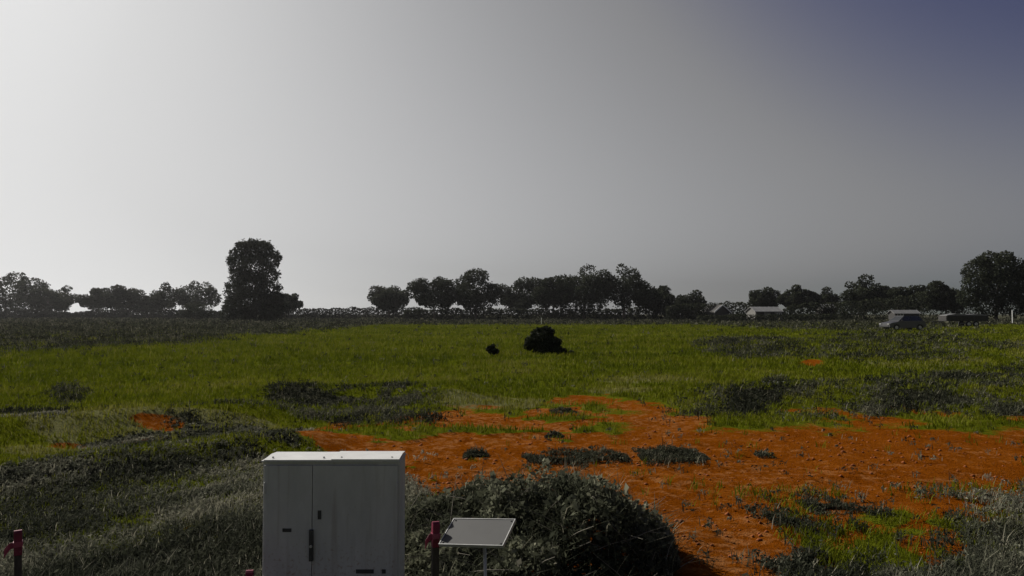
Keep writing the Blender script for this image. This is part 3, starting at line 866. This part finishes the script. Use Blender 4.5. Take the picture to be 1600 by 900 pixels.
# weed clumps that stand singly on the bare soil
WG = 'weed clumps on the bare soil'
for i, (lab, px, py, w, h, n) in enumerate([
        ('small weed clump alone on the soil right above the mound', 744, 712, 34, 16, 700),
        ('left clump of the long weed row on the soil', 864, 716, 84, 20, 2200),
        ('thin middle clump of the long weed row on the soil', 940, 715, 70, 18, 1700),
        ('thick right clump of the long weed row on the soil', 1050, 716, 92, 22, 2800),
        ('tiny weed clump on open soil right of the weed row', 1192, 712, 22, 10, 350),
        ('tiny weed clump at the upper edge of the soil, centre', 882, 645, 40, 10, 500),
        ('tiny weed clump on soil between upper edge and weed row', 866, 684, 26, 12, 400),
        ('leafy clump on the left border of the lower right weeds', 1290, 792, 60, 24, 1300),
        ('dark leafy clump low at the right edge', 1585, 842, 60, 40, 2200)]):
    cr = np.random.default_rng(600 + i)
    d = dist(py); base = at(px, py, d); base.z = float(gz(base.x, base.y)) - 0.03
    root = empty('weed_clump', base, lab, 'weeds', WG)
    wm, hm = w / F * d, h / F * d
    def foot(k):
        u = cr.uniform(-0.5, 0.5, k); v = cr.normal(size=k) * 0.30
        ok = fbm(u * wm * 6 + i * 7, v * 5 + 3, 700 + i) > 0.44
        u, v = u[ok], v[ok]
        prof = np.clip(1.0 - (2 * np.abs(u)) ** 3, 0.15, 1) * np.clip(2.2 * fbm(u * wm * 5 + i * 5, v * 3, 730 + i) - 0.5, 0.1, 1.1)
        return u * wm * 1.15, v * np.clip(wm * 1.1, 0.25, 0.9), 0.62 * hm * prof
    fx, fy, fh = foot(int(n * 1.6))
    P = np.stack([fx, fy, fh * cr.uniform(0.05, 0.85, len(fx))], 1)
    lf = 0.026 * max(1, d / 7)
    pk = Pack()
    pk.leaves(*leaf_quads(cr, P, np.full(len(P), lf), np.clip(cr.normal(0.55, 0.2, len(P)), 0, 0.95), 0.3, 0.4))
    link('foliage', pk.mesh('foliage'), M_weed, root)
    fx, fy, fh = foot(int(n * 0.9))
    P = np.stack([fx, fy, np.full(len(fx), -0.01)], 1)
    pk = Pack()
    pk.blades(*blades(cr, P, fh * cr.uniform(0.5, 1.25, len(fx)) + 0.02, np.full(len(fx), 0.008 * max(1, d / 7)), np.where(cr.uniform(0, 1, len(fx)) < 0.08, 1.0, np.clip(cr.normal(0.5, 0.2, len(fx)), 0, 0.92)), 0.7))
    tag(link('blades', pk.mesh('blades'), M_weed, root), kind='stuff')

# the dark mound of scrub beside the cabinet
MC = Vector((0.05, 5.35, 0.0))
root = empty('scrub_mound', MC, 'dark domed mound of tangled scrub behind the tilted board', 'scrub')
rng = np.random.default_rng(401)


def mound_h(x, y):
    r = np.sqrt((x / 1.10) ** 2 + (y / 1.05) ** 2)
    skew = 1 - 0.06 * x
    return 0.42 * np.clip(1 - r ** 2.3, 0, 1) ** 0.75 * skew * (0.25 + 1.5 * fbm(x * 2.9 + 9, y * 2.9 + 4, 402)) * (0.66 + 0.36 * sstep(-0.7, 0.25, x))


n = 30000
a = rng.uniform(0, 2 * math.pi, n); r = np.sqrt(rng.uniform(0, 1, n))
mx_, my_ = r * 1.12 * np.cos(a), r * 1.07 * np.sin(a)
H = mound_h(mx_, my_)
clump = fbm(mx_ * 5, my_ * 5, 403)
z = H * rng.uniform(0.45, 1.06, n) + (clump - 0.45) * 0.26 * (H > 0.05) + 0.01
P = np.stack([mx_, my_, np.maximum(z, 0.01)], 1)
t = np.clip(0.34 + (clump - 0.5) * 2.2 + rng.normal(0, 0.16, n), 0, 0.95)
t = np.where(rng.uniform(0, 1, n) < 0.012, 1.0, t)
V, Q, tt = leaf_quads(rng, P, 0.028 + 0.04 * rng.uniform(0, 1, n) ** 2, t, 0.1, 0.6)
link('foliage', np_mesh('foliage', V, [Q], tt), M_mound, root)
pkm = Pack()
k = 4500
sel = rng.integers(0, n, k)
Pb = P[sel].copy(); Pb[:, 2] = np.maximum(0, Pb[:, 2] - 0.08)
pkm.blades(*blades(rng, Pb, rng.uniform(0.10, 0.22, k), np.full(k, 0.006), np.where(rng.uniform(0, 1, k) < 0.05, 1.0, np.clip(rng.normal(0.35, 0.2, k), 0, 0.9)), 1.3))
link('blades', pkm.mesh('blades'), M_mound, root)
mb = MB()
for i in range(260):
    s_ = rng.integers(0, n)
    p = Vector(P[s_]); p.z = max(0.0, p.z - 0.05)
    d_ = Vector((rng.normal(), rng.normal(), abs(rng.normal()) * 0.5 + 0.1)).normalized()
    ln = rng.uniform(0.10, 0.38)
    mb.tube([p, p + d_ * ln * 0.5 + Vector((0, 0, 0.01)), p + d_ * ln], [0.0032, 0.0026, 0.0012], 4)
tag(mb.build('twigs', M_twig, root), kind='stuff')

# ------------------------------------------------------------------ grey utility cabinet
cw, cd, ch = 0.775, 0.21, 0.885
cx0 = (413 - 800) / F * 4.2
cb_ = empty('utility_cabinet', (cx0 + cw / 2, 4.2 + cd / 2, 0), 'grey metal utility cabinet with bright pale lid, in the foreground', 'cabinet')
hw, hd = cw / 2, cd / 2
MB().box(-hw - 0.02, hw + 0.02, -hd - 0.02, hd + 0.02, -0.2, 0.06, 0.008).build('plinth', M_concrete, cb_)
MB().box(-hw, hw, -hd + 0.012, hd, 0.06, ch - 0.022, 0.006).build('body', M_cab, cb_)
# two doors meeting at a seam left of the middle
seam = (491 - 800) / F * 4.2 - (cx0 + cw / 2)
for (a, b, lab) in ((-hw + 0.012, seam - 0.0015, None), (seam + 0.0015, hw - 0.012, None)):
    dr = MB().box(a, b, -hd - 0.004, -hd + 0.011, 0.085, ch - 0.040, 0.003).build('door', M_cab, cb_)
    hx = a + 0.004 if a < seam - 0.1 else b - 0.004
    for hz_ in (0.2, 0.72):
        MB().cyl((hx, -hd - 0.006, hz_ - 0.03), (hx, -hd - 0.006, hz_ + 0.03), 0.006).build('hinge', M_cab, dr)
h1 = MB().box(seam - 0.013, seam + 0.011, -hd - 0.020, -hd - 0.0045, 0.315, 0.490, 0.004)
hd_o = h1.build('handle', M_dark_metal, cb_)
MB().cyl((seam - 0.001, -hd - 0.026, 0.40), (seam - 0.001, -hd - 0.019, 0.40), 0.008).build('lock', M_galv, hd_o)
MB().box(seam + 0.032, seam + 0.052, -hd - 0.0075, -hd - 0.0042, 0.545, 0.595, 0.001).build('label_plate', M_dark_metal, cb_)
MB().box(seam - 0.165, seam - 0.115, -hd - 0.0075, -hd - 0.0042, 0.475, 0.495, 0.001).build('vent_slot', M_dark_metal, cb_)
for vx0, vx1 in ((0.235 - 0.39 + 0.30, 0.235 - 0.39 + 0.40), (0.29, 0.312)):
    MB().box(vx0, vx1, -hd - 0.0075, -hd - 0.0042, 0.245, 0.268, 0.001).build('vent_slot', M_dark_metal, cb_)
# lid: a shallow pale cap, a little higher to the right, made of two folded sheets
sp = (520 - 800) / F * 4.2 - (cx0 + cw / 2)
MB().box(-hw - 0.004, hw + 0.004, -hd - 0.010, hd + 0.006, ch - 0.0215, ch - 0.0125, 0.002).build('lid_rim', M_cab, cb_)
for xa, xb, up in ((-hw + 0.010, sp - 0.001, 0.0), (sp + 0.001, hw - 0.002, 0.004)):
    ld = MB()
    ld.prism([(-hd - 0.012, ch - 0.012), (hd + 0.008, ch - 0.012), (hd + 0.008, ch - 0.004 + up), (0.02, ch + 0.002 + up), (-hd - 0.012, ch - 0.007 + up)], xa, xb, 'x', 0.002)
    ld.build('lid_sheet', M_lid, cb_)
for sx in (-hw + 0.05, sp - 0.05, sp + 0.05, hw - 0.05):
    MB().cyl((sx, -hd + 0.03, ch - 0.006), (sx, -hd + 0.03, ch + 0.004), 0.006, 0.005, 8).build('bolt', M_galv, cb_)

# ------------------------------------------------------------------ small tilted board on a post
bc = Vector((-0.177, 3.85, 0.574))
br = empty('board_sign', (bc.x, bc.y, 0), 'small tilted blank pale grey board on a thin post, by the scrub mound', 'sign')
Mb = Matrix.Translation((0, 0, bc.z)) @ (Matrix.Rotation(-0.334, 4, 'Z') @ Matrix.Rotation(0.396, 4, 'X') @ Matrix.Rotation(-0.096, 4, 'Y'))
MB().box(-0.1735, 0.1735, -0.1005, 0.1005, -0.004, 0.004, 0.0015, Mb).build('panel', M_board, br)
fr = MB()
fr.box(-0.1785, 0.1785, -0.1055, -0.1008, -0.010, 0.007, 0.001, Mb)
fr.box(-0.1785, 0.1785, 0.1008, 0.1055, -0.010, 0.007, 0.001, Mb)
fr.box(-0.1785, -0.1738, -0.1005, 0.1005, -0.010, 0.007, 0.001, Mb)
fr.box(0.1738, 0.1785, -0.1005, 0.1005, -0.010, 0.007, 0.001, Mb)
fr.build('frame', M_galv, br)
MB().box(-0.03, 0.03, -0.06, 0.06, -0.014, -0.0045, 0.001, Mb).build('bracket', M_galv, br)
MB().cyl((0.052, 0.0, -0.2), (0.035, -0.005, bc.z - 0.012), 0.0085, 0.0085, 12).build('post', M_galv, br, True)
for sx, sy in ((-0.16, -0.088), (0.16, -0.088), (-0.16, 0.088), (0.16, 0.088)):
    p = Mb @ Vector((sx, sy, 0.0035)); q = Mb @ Vector((sx, sy, 0.008))
    MB().cyl(p, q, 0.005, 0.004, 8).build('screw', M_dark_metal, br)

# ------------------------------------------------------------------ red topped stakes
SG = 'red topped marker stakes'
for i, (lab, px, py, d, rz, lean, tape) in enumerate([
        ('red topped dark stake between the cabinet and the tilted board', 679, 815, 3.9, 0.35, 0.01, -1),
        ('red topped stake among the weeds at the left edge', 32, 828, 4.0, 0.55, -0.02, -1),
        ('short red topped stake just left of the cabinet foot', 388, 891, 3.95, 0.2, 0.02, 1)]):
    tp = at(px, py, d)
    r = empty('marker_stake', (tp.x, tp.y, 0), lab, 'stake', SG, rz)
    Hh = tp.z; s = 0.0175
    r.rotation_euler = (0.0, lean, rz)
    MB().prism([(-s, -0.25), (s, -0.25), (s, Hh - 0.130), (-s, Hh - 0.130)], -s, s, 'x', 0.002).build('shaft', M_stake, r)
    MB().prism([(-s - 0.001, Hh - 0.1295), (s + 0.001, Hh - 0.1295), (s + 0.001, Hh - 0.010), (s * 0.4, Hh), (-s * 0.4, Hh), (-s - 0.001, Hh - 0.010)], -s - 0.001, s + 0.001, 'x', 0.0015).build('red_top', M_red, r)
    # a loop of red tape with its loose end hanging to one side
    tb = MB()
    tb.box(-s - 0.004, s + 0.004, -s - 0.004, s + 0.004, Hh - 0.085, Hh - 0.058, 0.001)
    tb.build('tape', M_tape, r)
    verts = []
    V = []; nseg = 7
    for j in range(nseg):
        u = j / (nseg - 1)
        xx = tape * (s + 0.004 + 0.040 * u); yy = -s - 0.003 + 0.010 * math.sin(u * 5) ; zz = Hh - 0.070 - 0.030 * u * u
        for q in (0.014, -0.018 - 0.012 * u):
            V.append((xx, yy, zz + q)); 
    for j in range(nseg):
        pass
    V2 = V + [(v[0], v[1] + 0.0015, v[2]) for v in V]
    nn = len(V); fs = []
    for j in range(nseg - 1):
        a_, b_, c_, d_ = 2 * j, 2 * j + 1, 2 * j + 3, 2 * j + 2
        fs.append((a_, b_, c_, d_)); fs.append((nn + d_, nn + c_, nn + b_, nn + a_))
        fs.append((a_, d_, nn + d_, nn + a_)); fs.append((b_, nn + b_, nn + c_, c_))
    fs.append((0, nn, nn + 1, 1)); fs.append((nn - 2, nn - 1, 2 * nn - 1, 2 * nn - 2))
    mt = bpy.data.meshes.new('tape_end'); mt.from_pydata(V2, [], fs); mt.update()
    link('tape_end', mt, M_tape, r)

# ------------------------------------------------------------------ far buildings
def farm_building(label, px, d, w, dep, eave, ridge, rz, wallm, roofm, name='farm_building', doors=(), windows=(), chimney=False, verge=None):
    b = at(px, 500, d)
    r = empty(name, (b.x, b.y, 0), label, 'building', None, rz)
    hw, hd = w / 2, dep / 2
    MB().prism([(-hd, -0.2), (hd, -0.2), (hd, eave), (0, ridge - 0.05), (-hd, eave)], -hw, hw, 'x').build('wall', wallm, r)
    for s in (-1, 1):
        sl = (ridge - eave) / hd
        ov = 0.35
        y0, z0 = s * (hd + ov), eave - ov * sl
        rf = MB()
        rf.prism([(y0, z0 + 0.02), (0, ridge + 0.02), (0, ridge + 0.14), (y0, z0 + 0.14)], -hw - 0.3, hw + 0.3, 'x')
        ro = rf.build('roof_slope', roofm, r)
        if s < 0:
            nb = int(w / 1.0)
            for k in range(nb + 1):
                xx = -hw - 0.2 + k * (w + 0.4) / nb
                rb = MB(); rb.prism([(y0, z0 + 0.145), (0, ridge + 0.145), (0, ridge + 0.19), (y0, z0 + 0.19)], xx - 0.03, xx + 0.03, 'x')
                rb.build('roof_rib', roofm, ro)
    if verge:
        for s in (-1, 1):
            for xx in (-hw - 0.36, hw + 0.302):
                MB().prism([(s * (hd + 0.4), eave - 0.4 * (ridge - eave) / hd - 0.1), (0, ridge - 0.1), (0, ridge + 0.22), (s * (hd + 0.4), eave - 0.4 * (ridge - eave) / hd + 0.22)], xx, xx + 0.058, 'x').build('verge_board', verge, r)
    for (x0, x1, z1) in doors:
        dr = MB().box(x0, x1, -hd - 0.06, -hd + 0.02, 0, z1).build('door', M_darkwall, r)
        MB().box(x1 - 0.25, x1 - 0.17, -hd - 0.11, -hd - 0.061, 0.95, 1.15).build('handle', M_galv, dr)
    for (x0, x1, z0, z1) in windows:
        wd = MB().box(x0, x1, -hd - 0.05, -hd + 0.02, z0, z1).build('window', M_white, r)
        xm = (x0 + x1) / 2
        for (a, b_) in ((x0 + 0.08, xm - 0.04), (xm + 0.04, x1 - 0.08)):
            MB().box(a, b_, -hd - 0.055, -hd - 0.0505, z0 + 0.08, z1 - 0.08).build('pane', M_glass, wd)
    if chimney:
        MB().box(hw * 0.4, hw * 0.4 + 0.7, -0.35, 0.35, ridge - 0.6, ridge + 1.1).build('chimney', wallm, r)
    return r


farm_building('farm building with a long pale sheet roof in the far tree line', 1194, 178, 6.6, 5.0, 2.2, 3.2, 0.12, M_wall, M_roofpale, doors=((-3.0, -1.2, 2.1), (0.4, 1.4, 2.0)), windows=((2.0, 3.1, 1.0, 1.9),))
farm_building('dark gabled barn with one pale sloping verge, left of the pale roof', 1118, 188, 5.0, 4.6, 2.2, 3.8, -1.15, M_darkwall, M_roofdark, name='barn', doors=((-1.2, 1.2, 2.2),), verge=M_white)
farm_building('little shed with a pale roof under the trees right of the farm building', 1290, 190, 3.6, 3.2, 3.2, 4.0, 0.2, M_darkwall, M_roofpale, name='shed', windows=((-0.6, 0.6, 1.6, 2.6),))
farm_building('grey shed with a dark open doorway behind the parked grey car', 1412, 150, 4.6, 3.4, 1.7, 2.3, -0.1, M_trailer, M_tarp, name='field_shed', doors=((0.6, 1.6, 1.8),), windows=((-1.9, -0.7, 0.9, 1.7),))

# ------------------------------------------------------------------ parked car and trailer
def wheel(name, parent, x, y, rad, wid, side):
    w = MB().cyl((x, y - wid / 2, rad), (x, y + wid / 2, rad), rad, rad, 20).build(name, M_tyre, parent, False)
    MB().cyl((x, y + side * wid * 0.45, rad), (x, y + side * (wid / 2 + 0.012), rad), rad * 0.62, rad * 0.55, 16).build('rim', M_rim, w)
    return w


b = at(1410, 500, 74)
car = empty('parked_car', (b.x, b.y, float(gz(b.x, b.y))), 'small grey car parked in the rough grass at right', 'car', None, math.radians(8))
# x along the car (front towards -x), y across
prof = [(-1.98, 0.32), (-1.95, 0.62), (-1.80, 0.74), (-1.05, 0.88), (-0.95, 0.92), (1.70, 0.95), (1.92, 0.88), (1.97, 0.55), (1.92, 0.30), (1.62, 0.26), (1.60, 0.45), (1.45, 0.62), (1.15, 0.62), (1.0, 0.45), (0.98, 0.26), (-0.90, 0.26), (-0.92, 0.45), (-1.08, 0.62), (-1.38, 0.62), (-1.52, 0.45), (-1.54, 0.26)]
MB().prism(prof, -0.83, 0.83, 'y', 0.02).build('body', M_carpaint, car)
cabm = MB()
lo = [(-0.98, 0.925), (1.74, 0.955)]; hi = [(-0.28, 1.46), (1.38, 1.45)]
vs_ = []
for sgn in (-1, 1):
    vs_.append([cabm.bm.verts.new((x_, sgn * 0.78, z_)) for x_, z_ in lo] + [cabm.bm.verts.new((x_, sgn * 0.62, z_)) for x_, z_ in hi[::-1]])
A, Bv = vs_
fs_ = [cabm.bm.faces.new(A), cabm.bm.faces.new(Bv[::-1])] + [cabm.bm.faces.new((A[k], Bv[k], Bv[(k + 1) % 4], A[(k + 1) % 4])) for k in range(4)]
bmesh.ops.recalc_face_normals(cabm.bm, faces=fs_)
cabm.build('cabin', M_carpaint, car)


def glass_poly(name, pts, parent=car, mat=M_glass, off=(0, 0, 0)):
    mm = bpy.data.meshes.new(name)
    v = [Vector(p) for p in pts]
    nrm = (v[1] - v[0]).cross(v[2] - v[0]).normalized() * 0.012
    V_ = [p + nrm for p in v] + [p - nrm * 0.2 for p in v]
    k = len(v)
    mm.from_pydata(V_, [], [tuple(range(k)), tuple(range(2 * k - 1, k - 1, -1))] + [(i, i + k, (i + 1) % k + k, (i + 1) % k) for i in range(k)])
    mm.update()
    return link(name, mm, mat, parent)


def side_pt(x_, z_, sgn):
    t_s = (z_ - 0.94) / (1.455 - 0.94)
    return (x_, sgn * (0.78 - 0.16 * t_s), z_)


for sgn in (-1, 1):
    for poly in ([(-0.72, 0.99), (0.28, 0.99), (0.28, 1.40), (-0.20, 1.40)], [(0.36, 0.99), (1.50, 0.99), (1.28, 1.40), (0.36, 1.40)]):
        pts = [side_pt(x_, z_, sgn) for x_, z_ in poly]
        glass_poly('side_window', pts if sgn < 0 else pts[::-1])
    MB().box(-0.70, -0.56, sgn * 0.86 - 0.06, sgn * 0.86 + 0.06, 0.95, 1.05, 0.01).build('mirror', M_carpaint, car)
    for hx_ in (0.18, 1.15):
        MB().box(hx_, hx_ + 0.16, sgn * 0.842 - 0.01, sgn * 0.842 + 0.01, 0.80, 0.83).build('door_handle', M_dark_metal, car)
    MB().box(-2.0, -1.90, sgn * 0.62 - 0.16, sgn * 0.62 + 0.16, 0.58, 0.70, 0.01).build('headlight', M_lamp, car)
    MB().box(1.90, 1.985, sgn * 0.66 - 0.12, sgn * 0.66 + 0.12, 0.62, 0.80, 0.01).build('tail_light', M_taill, car)
    wheel('wheel', car, -1.22, sgn * 0.74, 0.30, 0.18, sgn)
    wheel('wheel', car, 1.30, sgn * 0.74, 0.30, 0.18, sgn)
glass_poly('windscreen', [(-0.90, -0.70, 0.985), (-0.36, -0.58, 1.40), (-0.36, 0.58, 1.40), (-0.90, 0.70, 0.985)][::-1])
glass_poly('rear_window', [(1.70, -0.70, 1.02), (1.70, 0.70, 1.02), (1.43, 0.56, 1.40), (1.43, -0.56, 1.40)])
MB().box(-2.01, -1.88, -0.70, 0.70, 0.34, 0.52, 0.02).build('bumper', M_dark_metal, car)
MB().box(1.90, 2.0, -0.70, 0.70, 0.34, 0.50, 0.02).build('bumper', M_dark_metal, car)

b = at(1505, 500, 96)
tl = empty('farm_trailer', (b.x, b.y, 0), 'long dark farm trailer with twin wheels and grey sheeted load', 'trailer', None, math.radians(-4))
MB().box(-2.6, 2.6, -1.0, 1.0, 0.72, 0.86).build('deck', M_trailer, tl)
for sgn in (-1, 1):
    for k in range(4):
        MB().box(-2.6, 2.6, sgn * 1.02 - 0.02, sgn * 1.02 + 0.02, 0.875 + k * 0.14, 1.0 + k * 0.14).build('side_board', M_trailer, tl)
    for k in range(4):
        MB().box(-2.55 + k * 1.68, -2.47 + k * 1.68, sgn * 1.06 - 0.018, sgn * 1.06 + 0.018, 0.72, 1.46).build('side_post', M_dark_metal, tl)
    wheel('wheel', tl, 0.2, sgn * 0.88, 0.36, 0.22, sgn)
    wheel('wheel', tl, 1.1, sgn * 0.88, 0.36, 0.22, sgn)
for sx in (-2.6, 2.6):
    MB().box(sx - 0.02, sx + 0.02, -1.0, 1.0, 0.87, 1.43).build('end_board', M_trailer, tl)
MB().prism([(-2.55, 0.88), (2.55, 0.88), (2.5, 1.5), (1.4, 1.66), (0.1, 1.58), (-1.3, 1.70), (-2.48, 1.50)], -0.95, 0.95, 'y', 0.05).build('sheeted_load', M_tarp, tl)
MB().box(-3.9, -2.62, -0.06, 0.06, 0.60, 0.70).build('drawbar', M_dark_metal, tl)
MB().cyl((-3.7, 0, 0), (-3.7, 0, 0.6), 0.04).build('jockey_leg', M_dark_metal, tl)
MB().box(-0.05, 1.35, -0.75, 0.75, 0.40, 0.50).build('axle_beam', M_dark_metal, tl)

# slim white posts in the distance
for lab, px, py, d, hgt in (('slim white post at the right edge below the dome tree', 1582, 470, 120, 2.2), ('slim pale post behind the big black shrub', 846, 497, 110, 1.0)):
    b = at(px, 500, d)
    r = empty('white_post', (b.x, b.y, 0), lab, 'post', 'slim white posts')
    MB().box(-0.05, 0.05, -0.05, 0.05, -0.1, hgt, 0.01).build('shaft', M_white, r)
    MB().prism([(-0.06, hgt + 0.002), (0.06, hgt + 0.002), (0, hgt + 0.06)], -0.06, 0.06, 'x').build('cap', M_white, r)

# pale rag of sheeting caught in the grass at right
b = at(1212, 605, dist(608)); b.z = float(gz(b.x, b.y))
rng = np.random.default_rng(501)
mm = bmesh.new()
gridn = 9
vv = [[mm.verts.new((-0.26 + 0.52 * i / (gridn - 1) + rng.normal() * 0.012, -0.12 + 0.24 * j / (gridn - 1) + rng.normal() * 0.012, 0.10 + 0.05 * math.sin(i * 1.3 + j) + rng.normal() * 0.02)) for j in range(gridn)] for i in range(gridn)]
for i in range(gridn - 1):
    for j in range(gridn - 1):
        mm.faces.new((vv[i][j], vv[i + 1][j], vv[i + 1][j + 1], vv[i][j + 1]))
ex = bmesh.ops.solidify(mm, geom=list(mm.faces), thickness=0.006)
me = bpy.data.meshes.new('plastic_sheet'); mm.to_mesh(me); mm.free()
o = link('plastic_sheet', me, M_litter)
o.location = b
tag(o, 'crumpled scrap of pale sheeting lying in the grass at right', 'litter')

# ------------------------------------------------------------------ haze in the air
hz = MB().box(-1560, 1560, -330, 1560, -1.2, 32).build('haze', None)
mh = bpy.data.materials.new('thin_haze'); mh.use_nodes = True
hn, hl = mh.node_tree.nodes, mh.node_tree.links
hn.remove(hn['Principled BSDF'])
pv = hn.new('ShaderNodeVolumePrincipled')
pv.inputs['Color'].default_value = (0.9, 0.9, 0.92, 1)
pv.inputs['Density'].default_value = 0.0001
pv.inputs['Anisotropy'].default_value = 0.55
hl.new(pv.outputs[0], hn['Material Output'].inputs['Volume'])
hz.data.materials.append(mh)
tag(hz, 'thin pale haze lying over the whole field', 'haze', kind='stuff')
